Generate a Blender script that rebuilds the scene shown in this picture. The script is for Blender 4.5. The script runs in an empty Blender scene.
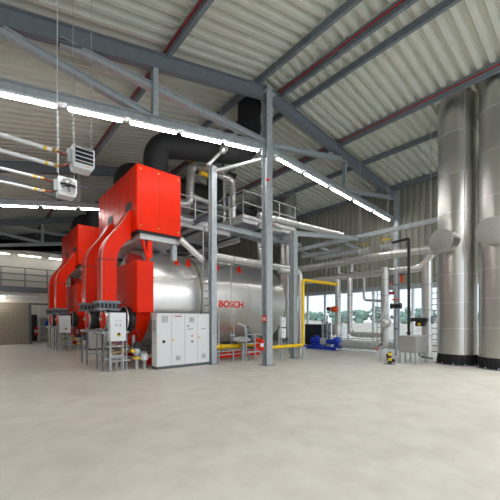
import bpy, bmesh, math, random
from mathutils import Vector, Matrix
random.seed(7)
SC = bpy.context.scene
COL = SC.collection
# ------------------------------------------------------------------ camera, world, light
# world X runs along the boilers, world Y along the row of boilers (towards the far left), Z up
EYE = 1.75
YAW = math.atan2(.7563, .6544)          # heading of the camera measured from +X
cam_d = bpy.data.cameras.new('camera'); cam = bpy.data.objects.new('camera', cam_d); COL.objects.link(cam)
cam.location = (0, 0, EYE); cam.rotation_euler = (math.pi/2, 0, YAW - math.pi/2)
cam_d.sensor_width = 36; cam_d.lens = 320/500*36; cam_d.shift_y = .14; cam_d.clip_end = 600
SC.camera = cam
SC.view_settings.view_transform = 'Standard'; SC.view_settings.look = 'None'
SC.view_settings.gamma = 1; SC.view_settings.use_curve_mapping = False
SC.view_settings.exposure = 0.4
W = bpy.data.worlds.new('overcast_sky'); SC.world = W; W.use_nodes = True
nt = W.node_tree; nt.nodes.clear()
wo = nt.nodes.new('ShaderNodeOutputWorld'); wb = nt.nodes.new('ShaderNodeBackground')
tc = nt.nodes.new('ShaderNodeTexCoord'); sx = nt.nodes.new('ShaderNodeSeparateXYZ'); rp = nt.nodes.new('ShaderNodeValToRGB')
nt.links.new(tc.outputs['Generated'], sx.inputs[0]); nt.links.new(sx.outputs['Z'], rp.inputs[0])
rp.color_ramp.elements[0].color = (.86, .94, 1, 1); rp.color_ramp.elements[1].color = (.74, .86, 1, 1)
rp.color_ramp.elements[1].position = .6
nt.links.new(rp.outputs[0], wb.inputs[0]); wb.inputs[1].default_value = 1.15
nt.links.new(wb.outputs[0], wo.inputs[0])
TUBE_POWER = 42.0

def area(name, loc, rot, sx_, sy_, power, col=(1, 1, 1)):
    l = bpy.data.lights.new(name, 'AREA'); l.shape = 'RECTANGLE'; l.size = sx_; l.size_y = sy_
    l.energy = power; l.color = col
    o = bpy.data.objects.new(name, l); COL.objects.link(o); o.location = loc; o.rotation_euler = rot
    return o

# added fill lamps, unseen over and behind the camera, to brighten the hall
for y_, n_ in ((0.0, 'over_camera'), (-6.5, 'behind_camera')):
    area('added_fill_row_'+n_+'_left', (2.0, y_, 7.0), (0, 0, 0), 11, .3, 160, (1, .97, .92))
    area('added_fill_row_'+n_+'_right', (13.5, y_, 7.7), (0, 0, 0), 9, .3, 420, (1, .97, .92))

# ------------------------------------------------------------------ helpers
def at(x, y, X=None, Y=None, Z=None, D=None):
    """point of the hall seen at photo position x, y on the plane X=, Y=, Z= or at depth D"""
    a = (x-250)/320; b = (320-y)/320
    rx = .7563*a+.6544; ry = -.6544*a+.7563
    if D is None:
        D = X/rx if X is not None else Y/ry if Y is not None else (Z-EYE)/b
    return Vector((rx*D, ry*D, EYE+b*D))

class MB:
    def __init__(s): s.v = []; s.f = []
    def add(s, vs, fs):
        n = len(s.v); s.v += [Vector(p) for p in vs]; s.f += [tuple(i+n for i in f) for f in fs]; return s
    def box(s, x0, x1, y0, y1, z0, z1):
        vs = [(x, y, z) for z in (z0, z1) for y in (y0, y1) for x in (x0, x1)]
        return s.add(vs, [(0, 2, 3, 1), (4, 5, 7, 6), (0, 1, 5, 4), (2, 6, 7, 3), (0, 4, 6, 2), (1, 3, 7, 5)])
    def prism(s, poly, axis, a0, a1):
        """closed outline in the two other axes, extruded along axis"""
        def P(p, t):
            if axis == 'x': return (t, p[0], p[1])
            if axis == 'y': return (p[0], t, p[1])
            return (p[0], p[1], t)
        n = len(poly)
        vs = [P(p, a0) for p in poly]+[P(p, a1) for p in poly]
        fs = [tuple(range(n-1, -1, -1)), tuple(range(n, 2*n))]+[(i, (i+1) % n, n+(i+1) % n, n+i) for i in range(n)]
        return s.add(vs, fs)
    def lathe(s, prof, p0, axis, seg=24, cap=True):
        """prof: list of (radius, distance along axis)"""
        ax = Vector(axis).normalized()
        t = Vector((0, 0, 1)) if abs(ax.z) < .9 else Vector((1, 0, 0))
        e1 = ax.cross(t).normalized(); e2 = ax.cross(e1)
        p0 = Vector(p0); vs = []; fs = []
        for r, h in prof:
            for k in range(seg):
                an = 2*math.pi*k/seg
                vs.append(p0+ax*h+(e1*math.cos(an)+e2*math.sin(an))*r)
        for i in range(len(prof)-1):
            for k in range(seg):
                k2 = (k+1) % seg
                fs.append((i*seg+k, i*seg+k2, (i+1)*seg+k2, (i+1)*seg+k))
        if cap:
            fs.append(tuple(range(seg-1, -1, -1))); m = (len(prof)-1)*seg; fs.append(tuple(range(m, m+seg)))
        return s.add(vs, fs)
    def cyl(s, p0, p1, r, seg=16, r2=None):
        p0 = Vector(p0); p1 = Vector(p1); L = (p1-p0).length
        return s.lathe([(r, 0), (r if r2 is None else r2, L)], p0, p1-p0, seg)
    def tube(s, pts, r, bend=0, seg=14, arc=6):
        pts = [Vector(p) for p in pts]; path = [pts[0]]
        for i in range(1, len(pts)-1):
            A, B, C = pts[i-1], pts[i], pts[i+1]
            d0 = (A-B); d1 = (C-B); l0 = d0.length; l1 = d1.length
            if bend and l0 > 1e-6 and l1 > 1e-6:
                d0.normalize(); d1.normalize(); ang = d0.angle(d1)
                if ang > 3.1: path.append(B); continue
                t = min(bend/math.tan(ang/2), l0*.49, l1*.49)
                q0 = B+d0*t; q1 = B+d1*t
                for k in range(arc+1):
                    u = k/arc
                    path.append(q0*(1-u)**2+B*2*u*(1-u)+q1*u*u)
            else: path.append(B)
        path.append(pts[-1])
        n = len(path); vs = []; fs = []
        tan = [(path[min(i+1, n-1)]-path[max(i-1, 0)]).normalized() for i in range(n)]
        up = Vector((0, 0, 1)) if abs(tan[0].z) < .9 else Vector((1, 0, 0))
        e1 = tan[0].cross(up).normalized()
        for i in range(n):
            e1 = (e1-tan[i]*e1.dot(tan[i])).normalized(); e2 = tan[i].cross(e1)
            rr = r
            for k in range(seg):
                an = 2*math.pi*k/seg
                vs.append(path[i]+(e1*math.cos(an)+e2*math.sin(an))*rr)
        for i in range(n-1):
            for k in range(seg):
                k2 = (k+1) % seg
                fs.append((i*seg+k, i*seg+k2, (i+1)*seg+k2, (i+1)*seg+k))
        fs.append(tuple(range(seg-1, -1, -1))); fs.append(tuple(range((n-1)*seg, n*seg)))
        return s.add(vs, fs)
    def beam(s, p0, p1, h, b, tf=.02, tw=.014, kind='H', turn=0):
        """rolled steel section from p0 to p1; h along 'up', b across"""
        p0 = Vector(p0); p1 = Vector(p1); d = (p1-p0).normalized()
        up = Vector((0, 0, 1)) if abs(d.z) < .9 else Vector((0, 1, 0))
        e1 = d.cross(up).normalized(); e2 = e1.cross(d).normalized()
        if turn: e1, e2 = e2, e1
        H = h/2; B = b/2
        if kind == 'H':
            pr = [(-B, -H), (B, -H), (B, -H+tf), (tw/2, -H+tf), (tw/2, H-tf), (B, H-tf), (B, H), (-B, H), (-B, H-tf), (-tw/2, H-tf), (-tw/2, -H+tf), (-B, -H+tf)]
        elif kind == 'U':
            pr = [(-B, -H), (B, -H), (B, -H+tf), (-B+tw, -H+tf), (-B+tw, H-tf), (B, H-tf), (B, H), (-B, H)]
        elif kind == 'L':
            pr = [(-B, -H), (B, -H), (B, -H+tf), (-B+tf, -H+tf), (-B+tf, H), (-B, H)]
        else:
            pr = [(-B, -H), (B, -H), (B, H), (-B, H)]
        n = len(pr)
        vs = [p+e1*a+e2*c for p in (p0, p1) for a, c in pr]
        fs = [tuple(range(n-1, -1, -1)), tuple(range(n, 2*n))]+[(i, (i+1) % n, n+(i+1) % n, n+i) for i in range(n)]
        return s.add(vs, fs)
    def ball(s, c, rx, ry=None, rz=None, seg=14, rings=8):
        ry = ry or rx; rz = rz or rx; c = Vector(c); vs = []; fs = []
        for i in range(1, rings):
            th = math.pi*i/rings
            for k in range(seg):
                an = 2*math.pi*k/seg
                vs.append(c+Vector((rx*math.sin(th)*math.cos(an), ry*math.sin(th)*math.sin(an), rz*math.cos(th))))
        for i in range(rings-2):
            for k in range(seg):
                k2 = (k+1) % seg; fs.append((i*seg+k, (i+1)*seg+k, (i+1)*seg+k2, i*seg+k2))
        t = len(vs); vs.append(c+Vector((0, 0, rz))); vs.append(c-Vector((0, 0, rz)))
        for k in range(seg):
            k2 = (k+1) % seg; fs.append((t, k, k2)); m = (rings-2)*seg; fs.append((t+1, m+k2, m+k))
        return s.add(vs, fs)

def absloc(o):
    p = Vector((0, 0, 0))
    while o: p += o.location; o = o.parent
    return p
def part(name, mb, m, parent=None, bevel=0, smooth=35, label=None):
    me = bpy.data.meshes.new(name)
    off = absloc(parent) if parent else Vector((0, 0, 0))
    me.from_pydata([tuple(v-off) for v in mb.v], [], mb.f)
    bm = bmesh.new(); bm.from_mesh(me); bmesh.ops.recalc_face_normals(bm, faces=bm.faces[:]); bm.to_mesh(me); bm.free()
    for p in me.polygons: p.use_smooth = True
    me.set_sharp_from_angle(angle=math.radians(smooth))
    me.materials.append(m)
    o = bpy.data.objects.new(name, me); COL.objects.link(o)
    if parent: o.parent = parent
    if bevel:
        md = o.modifiers.new('bevel', 'BEVEL'); md.width = bevel; md.segments = 2; md.limit_method = 'ANGLE'; md.angle_limit = math.radians(40)
    if label: o['label'] = label
    return o
def thing(name, label, cat, loc, group=None):
    o = bpy.data.objects.new(name, None); COL.objects.link(o); o.location = loc; o.empty_display_size = .2
    o['label'] = label; o['category'] = cat
    if group: o['group'] = group
    return o
def single(name, mb, m, label, cat, group=None, bevel=0, smooth=35):
    o = part(name, mb, m, None, bevel, smooth); o['label'] = label; o['category'] = cat
    if group: o['group'] = group
    return o
def struct(name, mb, m, bevel=0, smooth=20):
    o = part(name, mb, m, None, bevel, smooth); o['kind'] = 'structure'; return o
def dup(o, delta=(0, 0, 0), label=None, parent=None):
    c = o.copy(); COL.objects.link(c)
    if parent: c.parent = parent
    else: c.location = o.location+Vector(delta)
    if label: c['label'] = label
    for ch in list(o.children): dup(ch, parent=c)
    return c

# ------------------------------------------------------------------ materials
def mat(name, col, rough=.5, metal=0, var=.06, scale=3, bump=0, bscale=40, spec=.5, stretch=None, rvar=.08):
    m = bpy.data.materials.new(name); m.use_nodes = True; n = m.node_tree; N = n.nodes; L = n.links
    b = N['Principled BSDF']; b.inputs['Roughness'].default_value = rough; b.inputs['Metallic'].default_value = metal
    b.inputs['Specular IOR Level'].default_value = spec
    t = N.new('ShaderNodeTexCoord'); mp = N.new('ShaderNodeMapping'); L.new(t.outputs['Object'], mp.inputs[0])
    if stretch: mp.inputs['Scale'].default_value = stretch
    no = N.new('ShaderNodeTexNoise'); no.inputs['Scale'].default_value = scale; no.inputs['Detail'].default_value = 5
    L.new(mp.outputs[0], no.inputs['Vector'])
    r = N.new('ShaderNodeValToRGB'); L.new(no.outputs['Fac'], r.inputs[0])
    c = Vector(col)
    r.color_ramp.elements[0].position = .3; r.color_ramp.elements[1].position = .7
    r.color_ramp.elements[0].color = (*[max(0, x*(1-var)) for x in c], 1); r.color_ramp.elements[1].color = (*[min(1, x*(1+var)) for x in c], 1)
    L.new(r.outputs[0], b.inputs['Base Color'])
    if rvar:
        mr = N.new('ShaderNodeMapRange'); L.new(no.outputs['Fac'], mr.inputs[0])
        mr.inputs[3].default_value = max(.03, rough-rvar); mr.inputs[4].default_value = min(1, rough+rvar); L.new(mr.outputs[0], b.inputs['Roughness'])
    if bump:
        n2 = N.new('ShaderNodeTexNoise'); n2.inputs['Scale'].default_value = bscale; L.new(mp.outputs[0], n2.inputs['Vector'])
        bp = N.new('ShaderNodeBump'); bp.inputs['Strength'].default_value = bump; bp.inputs['Distance'].default_value = .02
        L.new(n2.outputs['Fac'], bp.inputs['Height']); L.new(bp.outputs[0], b.inputs['Normal'])
    return m
def emit(name, col, st):
    m = bpy.data.materials.new(name); m.use_nodes = True; n = m.node_tree; n.nodes.clear()
    o = n.nodes.new('ShaderNodeOutputMaterial'); e = n.nodes.new('ShaderNodeEmission')
    e.inputs[0].default_value = (*col, 1); e.inputs[1].default_value = st; n.links.new(e.outputs[0], o.inputs[0]); return m
def s2l(r, g, b):
    f = lambda c: (c/255/12.92) if c <= 10 else ((c/255+.055)/1.055)**2.4
    return (f(r), f(g), f(b))
M = {}
M['steel'] = mat('galvanised_steel', s2l(176, 184, 190), .5, .2, .12, 6)
M['boxgrey'] = mat('dull_grey_sheet', s2l(158, 157, 155), .5, .1, .04, 4)
M['steel_dark'] = mat('grey_painted_steel', s2l(118, 127, 137), .55, .1, .08, 5)
M['steel_pale'] = mat('pale_zinc_steel', s2l(190, 193, 196), .5, .3, .08, 5)
M['sheet'] = mat('roof_sheet', s2l(210, 213, 204), .6, 0, .04, 1.2)
M['wallsheet'] = mat('wall_sheet', s2l(150, 150, 140), .6, 0, .05, 1.2)
M['red'] = mat('boiler_red_enamel', s2l(232, 40, 4), .38, 0, .05, 2, spec=.16)
M['red_dark'] = mat('red_hose_paint', s2l(170, 30, 25), .5, 0, .08, 8)
M['inox'] = mat('brushed_stainless', (.60, .59, .57), .36, 1, .05, 2, bump=.05, bscale=3, stretch=(1, 1, .15))
M['shell'] = mat('boiler_cladding', (.80, .80, .80), .36, .92, .04, 1.5, bump=.04, bscale=2.5)
M['clad'] = mat('pipe_cladding', (.74, .74, .74), .36, .85, .08, 5, bump=.05, bscale=6)
M['black'] = mat('black_insulation', (.012, .013, .016), .7, 0, .2, 6, bump=.2, bscale=30)
M['rubber'] = mat('black_rubber', (.02, .02, .022), .55, 0, .15, 8)
M['white'] = mat('white_powder_coat', s2l(232, 235, 240), .4, 0, .02, 3)
M['cab'] = mat('light_grey_cabinet', s2l(229, 231, 235), .42, 0, .02, 2)
M['plinth'] = mat('dark_plinth', s2l(96, 100, 108), .5, 0, .05, 4)
M['yellow'] = mat('gas_yellow', s2l(238, 196, 20), .42, 0, .06, 5)
M['blue'] = mat('pump_blue', s2l(26, 62, 190), .38, 0, .08, 5)
M['navy'] = mat('dark_navy_tank', s2l(28, 34, 48), .5, 0, .1, 4)
M['brass'] = mat('brass', (.55, .38, .12), .4, .8, .1, 9)
M['copper'] = mat('oxide_red_pipe', s2l(140, 62, 48), .5, .2, .1, 9)
M['plaster'] = mat('pale_plaster', s2l(226, 222, 212), .85, 0, .03, 1.5)
M['dark'] = mat('dark_slots', (.02, .02, .022), .6, 0, .1, 5)
M['orange'] = mat('orange_paint', s2l(236, 92, 30), .45, 0, .06, 5)
M['olive'] = mat('dull_band', s2l(150, 148, 128), .45, .5, .08, 5)
M['grille'] = mat('pale_grey_grille', s2l(188, 190, 192), .5, 0, .03, 5)
M['tube_dim'] = emit('wall_tube_glow', (1.0, .96, .88), 15.0)
M['tube'] = emit('tube_glow', (1.0, .97, .92), TUBE_POWER)
# floor: smoothed concrete with broad stains
m = mat('smoothed_concrete', s2l(211, 208, 200), .5, 0, .05, .35, bump=.06, bscale=14, rvar=.1); M['floor'] = m
N = m.node_tree.nodes; L = m.node_tree.links; bs = N['Principled BSDF']
src = bs.inputs['Base Color'].links[0].from_socket
n2 = N.new('ShaderNodeTexNoise'); n2.inputs['Scale'].default_value = 1.7; n2.inputs['Detail'].default_value = 8; n2.inputs['Roughness'].default_value = .65
mx = N.new('ShaderNodeMix'); mx.data_type = 'RGBA'; mx.blend_type = 'MULTIPLY'; mx.inputs[0].default_value = 1
rr = N.new('ShaderNodeValToRGB'); rr.color_ramp.elements[0].position = .35; rr.color_ramp.elements[0].color = (.86, .85, .84, 1); rr.color_ramp.elements[1].position = .62; rr.color_ramp.elements[1].color = (1, 1, 1, 1)
tcn = N.new('ShaderNodeTexCoord'); L.new(tcn.outputs['Object'], n2.inputs['Vector']); L.new(n2.outputs['Fac'], rr.inputs[0])
L.new(src, mx.inputs[6]); L.new(rr.outputs[0], mx.inputs[7]); L.new(mx.outputs[2], bs.inputs['Base Color'])
# perforated roller shutter
m = mat('shutter_lattice', s2l(176, 168, 150), .6, .1, .03, 3); M['shutter'] = m
N = m.node_tree.nodes; L = m.node_tree.links; bs = N['Principled BSDF']
src = bs.inputs['Base Color'].links[0].from_socket
ck = N.new('ShaderNodeTexChecker'); ck.inputs['Scale'].default_value = 1; mp = N.new('ShaderNodeMapping'); mp.inputs['Scale'].default_value = (9, 1, 9); mp.inputs['Rotation'].default_value = (0, .785, 0)
tcn = N.new('ShaderNodeTexCoord'); L.new(tcn.outputs['Object'], mp.inputs[0]); L.new(mp.outputs[0], ck.inputs['Vector'])
ck.inputs[1].default_value = (1, 1, 1, 1); ck.inputs[2].default_value = (.72, .72, .72, 1)
mx = N.new('ShaderNodeMix'); mx.data_type = 'RGBA'; mx.blend_type = 'MULTIPLY'; mx.inputs[0].default_value = 1
L.new(src, mx.inputs[6]); L.new(ck.outputs[0], mx.inputs[7]); L.new(mx.outputs[2], bs.inputs['Base Color'])
# window glass: clear with a weak mirror
m = bpy.data.materials.new('window_glass'); m.use_nodes = True; n = m.node_tree; n.nodes.clear(); M['glass'] = m
o = n.nodes.new('ShaderNodeOutputMaterial'); mxs = n.nodes.new('ShaderNodeMixShader'); tr = n.nodes.new('ShaderNodeBsdfTransparent'); gl = n.nodes.new('ShaderNodeBsdfGlossy')
tr.inputs[0].default_value = (.93, .96, .97, 1); gl.inputs['Roughness'].default_value = .02; mxs.inputs[0].default_value = .06
n.links.new(tr.outputs[0], mxs.inputs[1]); n.links.new(gl.outputs[0], mxs.inputs[2]); n.links.new(mxs.outputs[0], o.inputs[0])
M['ground'] = mat('gravel_ground', s2l(206, 190, 172), .9, 0, .25, 1.2, bump=.4, bscale=8)
M['leaf'] = mat('hazed_foliage', s2l(152, 174, 158), .8, 0, .3, .6, bump=.5, bscale=3)  # paled: the haze of distance is mixed into the leaf colour
M['bark'] = mat('bark', s2l(90, 76, 62), .9, 0, .2, 4)
# ================================================================== the hall
WX = 19.5          # window wall
WY = 36.6          # far wall
RIDGE_X, RIDGE_Z = 8.7, 11.12
SL, SR = .255, .118
def zr(X): return RIDGE_Z-SL*(RIDGE_X-X) if X < RIDGE_X else RIDGE_Z-SR*(X-RIDGE_X)
YF, YB = -9.0, WY
struct('floor', MB().box(-12, WX+.1, -12, WY+.2, -.25, 0), M['floor'])
def corrugated(X0, X1, pitch, dep):
    mb = MB(); prof = []; y = YF
    while y < YB:
        prof += [(y, 0), (y+pitch*.34, 0), (y+pitch*.5, dep), (y+pitch*.84, dep)]; y += pitch
    prof.append((y, 0)); n = len(prof)
    up = .02
    vs = []
    for X in (X0, X1):
        vs += [(X, a, zr(X)+h) for a, h in prof]
    for X in (X0, X1):
        vs += [(X, a, zr(X)+h+up) for a, h in prof]
    fs = [(i, i+1, n+i+1, n+i) for i in range(n-1)]+[(2*n+i, 3*n+i, 3*n+i+1, 2*n+i+1) for i in range(n-1)]
    fs += [(0, n, 3*n, 2*n), (n-1, 3*n-1, 4*n-1, 2*n-1)]
    mb.add(vs, fs); return mb
struct('ceiling_left', corrugated(-8, RIDGE_X+.01, .38, .17), M['sheet'], smooth=10)
struct('ceiling_right', corrugated(RIDGE_X, WX+.2, .38, .17), M['sheet'], smooth=10)
# left wall, out of the picture
struct('wall_left', MB().box(-8.2, -8, YF, WY, 0, zr(-8)), M['wallsheet'])
# window wall
WT = .12; HEAD, SILL = 3.66, .45
def ribwall(Y0, Y1, z0, ztop, pitch=.35, dep=.09):
    prof = []; y = Y0
    while y < Y1:
        prof += [(y, 0), (y+pitch*.45, 0), (y+pitch*.55, -dep), (y+pitch*.9, -dep)]; y += pitch
    prof.append((y, 0)); n = len(prof); mb = MB(); vs = []
    for dx in (0, WT):
        for z in (z0, ztop):
            vs += [(WX+(h if dx == 0 else dx), a, z) for a, h in prof]
    fs = [(i, i+1, n+i+1, n+i) for i in range(n-1)]+[(2*n+i, 3*n+i, 3*n+i+1, 2*n+i+1) for i in range(n-1)]
    fs += [(i, 2*n+i, 2*n+i+1, i+1) for i in range(n-1)]+[(n+i, n+i+1, 3*n+i+1, 3*n+i) for i in range(n-1)]
    mb.add(vs, fs); return mb
ZT = zr(WX)-.02
struct('wall_right', ribwall(YF, WY, HEAD+.1, ZT+.15), M['wallsheet'], smooth=10)
struct('wall_right_low', MB().box(WX-.02, WX+.2, 1.6, 17.2, 0, SILL-.06), M['plaster'])
struct('wall_right_near', MB().box(WX-.02, WX+.2, YF, 1.6, 0, HEAD+.1), M['wallsheet'])
struct('wall_right_far', MB().box(WX-.02, WX+.2, 17.2, WY, 0, HEAD+.1), M['wallsheet'])
struct('trim_1', MB().box(WX-.14, WX+.02, 1.6, 17.2, HEAD-.02, HEAD+.2), M['steel'])
edges = [17.2, 15.75, 14.15, 13.1, 12.2, 10.4, 8.8, 7.95, 6.6, 5.0, 3.4, 1.6]
for i in range(len(edges)-1):
    y1, y0 = edges[i], edges[i+1]
    f = MB(); t = .07
    for a, b, c, d in ((y0, y0+t, SILL, HEAD), (y1-t, y1, SILL, HEAD), (y0+t, y1-t, SILL, SILL+t), (y0+t, y1-t, HEAD-t, HEAD)):
        f.box(WX-.02, WX+.1, a, b, c, d)
    w = struct('window_%d' % (i+1), f, M['white'])
    part('pane', MB().box(WX+.03, WX+.045, y0+t, y1-t, SILL+t, HEAD-t), M['glass'], w)
    struct('trim_%d' % (i+2), MB().box(WX-.05, WX-.021, y0-.06, y0+.06, SILL-.05, HEAD), M['white'])
# far wall and mezzanine (all along X)
MY = 28.0
struct('wall_back', MB().box(-12, WX, WY, WY+.2, 0, 8.3), M['plaster'])
dk = MB().add([(-12, WY, 8.3), (WX, WY, 8.3), (WX, WY, zr(WX)+.15), (RIDGE_X, WY, RIDGE_Z+.15), (-8, WY, zr(-8)+.15), (-12, WY, zr(-8)+.15),
               (-12, WY+.1, 8.3), (WX, WY+.1, 8.3), (WX, WY+.1, zr(WX)+.15), (RIDGE_X, WY+.1, RIDGE_Z+.15), (-8, WY+.1, zr(-8)+.15), (-12, WY+.1, zr(-8)+.15)],
              [(0, 1, 2, 3, 4, 5), (6, 11, 10, 9, 8, 7), (0, 6, 7, 1), (1, 7, 8, 2), (2, 8, 9, 3), (3, 9, 10, 4), (4, 10, 11, 5), (5, 11, 6, 0)])
struct('wall_back_gable', dk, M['plinth'])
struct('wall_mezzanine', MB().box(-12, 1.15, MY, MY+.2, 0, 3.75), M['plaster'])
struct('wall_mezzanine_head', MB().box(1.15, 4.3, MY, MY+.2, 2.98, 3.75), M['plaster'])
struct('wall_mezzanine_end', MB().box(4.3, 12, MY, MY+.2, 0, 3.75), M['plaster'])
struct('wall_store', MB().box(-12, 12, 32.5, 32.7, 0, 3.75), M['plaster'])
struct('trim_20', MB().box(-12, 12, MY-.25, WY, 3.75, 4.12), M['steel_dark'])
sh = MB(); z = .02
while z < 2.95:
    sh.prism([(MY+.02, z), (MY+.06, z+.01), (MY+.06, z+.085), (MY+.02, z+.095), (MY+.1, z+.095), (MY+.1, z)], 'x', 1.17, 3.05); z += .1
d1 = struct('door_1', sh, M['shutter'])
part('door_frame', MB().box(3.05, 3.2, MY-.06, MY+.16, 0, 2.98), M['plinth'], d1)
part('door_frame', MB().box(3.2, 4.3, MY-.06, MY+.16, 2.86, 2.98), M['plinth'], d1)
# concrete edge in front of the stacks
struct('trim_21', MB().box(12.75, WX, 1.5, 1.56, 0, .02), M['plinth'])

# ------------------------------------------------------------------ steel frames
def zl(X): return 6.72+.184*(X-.45) if X < 8.7 else 8.2-.057*(X-8.7)   # underside of the light line
def frame(Y, label, full):
    t = thing('roof_truss', label, 'truss', (8.64, Y, 8.9), 'roof trusses across the hall')
    zc = lambda X: zl(X)+.1+.12
    part('bottom_chord', MB().beam((-8, Y, zc(-8)), (8.5, Y, zc(8.5)), .24, .24), M['steel'], t)
    part('bottom_chord', MB().beam((8.78, Y, zc(8.78)), (19.2, Y, zc(19.2)), .24, .24), M['steel'], t)
    zra = lambda X: zr(X)-.56
    part('rafter', MB().beam((-8, Y, zra(-8)), (8.64, Y, zra(8.64)), .46, .22), M['steel_dark'], t)
    part('rafter', MB().beam((8.64, Y, zra(8.7)), (19.3, Y, zra(19.3)), .46, .22), M['steel_dark'], t)
    for X in (4.05, 14.0):
        part('post', MB().beam((X, Y, zc(X)+.12), (X, Y, zra(X)-.2), .16, .16), M['steel'], t)
    for a, b in (((.2, zra(.2)-.2), (3.9, zc(3.9)+.12)), ((1.6, zra(1.6)-.2), (8.45, zc(8.5)+.2)), ((8.85, zc(8.8)+.2), (13.9, zra(13.9)-.25)), ((14.15, zc(14.1)+.14), (19.2, zra(19.2)-.2))):
        part('brace', MB().beam((a[0], Y, a[1]), (b[0], Y, b[1]), .2, .18), M['steel'], t)
    return t
frame(8.97, 'grey steel roof truss nearest the viewer, joined to the tall central column', 1)
frame(18.0, 'grey steel roof truss behind the first red boiler housing', 1)
frame(29.2, 'grey steel roof truss farthest back, above the mezzanine edge', 1)
def column(X, Y, top, h, label, turn=0):
    t = thing('steel_column', label, 'column', (X, Y, 0), 'steel columns of the hall')
    part('shaft', MB().beam((X, Y, .02), (X, Y, top), h, h, .03, .02, turn=turn), M['steel'], t)
    part('base_plate', MB().box(X-h*.75, X+h*.75, Y-h*.75, Y+h*.75, 0, .025), M['steel_dark'], t)
    return t
c = column(8.64, 8.97, 10.8, .3, 'tall grey steel column in the middle of the hall carrying a fire extinguisher')
part('gusset', MB().box(8.35, 8.93, 8.93, 9.01, 8.05, 8.75), M['steel'], c)
part('head_plate', MB().box(8.4, 8.9, 8.75, 9.2, 10.5, 10.53), M['steel'], c)
column(8.64, 18.0, 10.8, .3, 'grey steel column hidden in the gap behind the first boiler')
column(19.3, 8.8, ZT-.3, .26, 'grey steel wall column where the right light row ends at the window wall', 1)
column(19.3, 18.0, ZT-.3, .26, 'grey steel wall column at the far end of the window band', 1)
column(11.17, 9.82, 5.85, .24, 'shorter grey column beside the yellow gas riser')
c = column(7.2, 10.59, 7.85, .24, 'slim grey column at the right end of the grey control cabinets')
part('arm', MB().tube([(7.25, 10.5, 7.66), (8.45, 9.1, 7.99)], .07), M['steel_pale'], c)
# purlins
def purlin(X, red, label):
    h = .34 if red else .24; z = zr(X)-.02-h/2-.1*abs(SL if X < RIDGE_X else SR)
    t = thing('roof_purlin', label, 'purlin', (X, 14, z), 'purlins under the roof sheet')
    part('channel', MB().beam((X, YF+1, z), (X, WY-.1, z), h, .12, .014, .01, kind='U'), M['steel_dark'], t)
    if red:
        part('conduit', MB().tube([(X-.085, YF+1, z+.02), (X-.085, WY-.1, z+.02)], .024, seg=8), M['red_dark'], t, label='thin red pipe along the purlin')
for X, r, l in ((-.3, 1, 'roof purlin nearest the left eave under the left roof slope'), (4.45, 1, 'roof purlin with red pipe above the hanging heaters'),
                (8.2, 0, 'roof purlin just left of the ridge'), (9.35, 1, 'roof purlin with red pipe just right of the ridge'),
                (10.25, 0, 'plain roof purlin second right of the ridge'), (13.5, 1, 'roof purlin with red pipe running to the steel stacks'),
                (15.8, 0, 'plain roof purlin behind the red piped one near the window wall'), (19.2, 0, 'eaves purlin on top of the window wall')):
    purlin(X, r, l)
# ------------------------------------------------------------------ tube lights
def light(X0, X1, Y, label, z0=None, z1=None, group='tube lights under the roof trusses', glow='tube'):
    za = zl(X0) if z0 is None else z0; zb = zl(X1) if z1 is None else z1
    t = thing('tube_light', label, 'light', ((X0+X1)/2, Y, (za+zb)/2), group)
    part('housing', MB().beam((X0-.03, Y, za+.075), (X1+.03, Y, zb+.075), .05, .16, kind='R'), M['white'], t)
    part('diffuser', MB().beam((X0, Y, za+.022), (X1, Y, zb+.022), .05 if X1 < 8.5 else .035, .085 if X1 < 8.5 else .06, kind='R'), M[glow], t)
fl = lambda px: at(px, 120, Y=8.97).x
for (a, b), l in zip(((8, 56), (69, 122), (131, 176), (183, 221), (226, 258)), ('at the left edge of the photo', 'above the left hanging heater', 'above the corner of the red housing', 'below the black flue duct', 'next to the central column, left side')):
    light(fl(a) if a > 8 else -.9, fl(b), 8.97, 'long glowing tube light on the near truss, '+l)
light(-2.7, -1.2, 8.97, 'long glowing tube light on the near truss, out of frame on the left')
for (a, b), l in zip(((277, 301), (305, 327), (331, 350.5), (354.5, 371), (374.5, 389)), ('first right of the central column', 'second right of the central column', 'middle of the right row', 'last but one before the window wall', 'last before the window wall')):
    light(fl(a), fl(b), 8.97, 'glowing tube light on the near truss, '+l)
for Y, gname in ((18.0, 'middle'),):
    names = ['leftmost', 'second', 'third', 'fourth']
    xs = [-.75, .95, 2.55, 4.15] if Y == 18 else [1.2, 3.2, 5.0]
    for i, X in enumerate(xs):
        light(X, X+1.35, Y, 'glowing tube light on the %s truss, %s of its row from the left' % (gname, names[i]))
for i, X in enumerate((9.2, 10.9, 12.6)):
    light(X, X+1.45, 18.0, 'glowing tube light on the middle truss, %s behind the steel platform' % ('first', 'second', 'third')[i])
# upper wall wash lights and lamps added to brighten the shutter and the store
for i, X in enumerate((-1.6, .75, 3.1, 5.5)):
    light(X, X+1.7, 35.6, 'tube light washing the pale upper wall, %s from the left' % ('first', 'second', 'third', 'fourth')[i], 7.6, 7.6, 'tube lights along the far upper wall', 'tube_dim')
light(-1.0, 1.6, 27.2, 'added tube light below the mezzanine, brightening the roller shutter', 3.25, 3.25, 'added fill lights at the shutter')
light(3.4, 4.9, 30.4, 'added tube light brightening the store room beyond the far doorway', 3.64, 3.64, 'added fill lights at the shutter', 'tube_dim')
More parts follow.
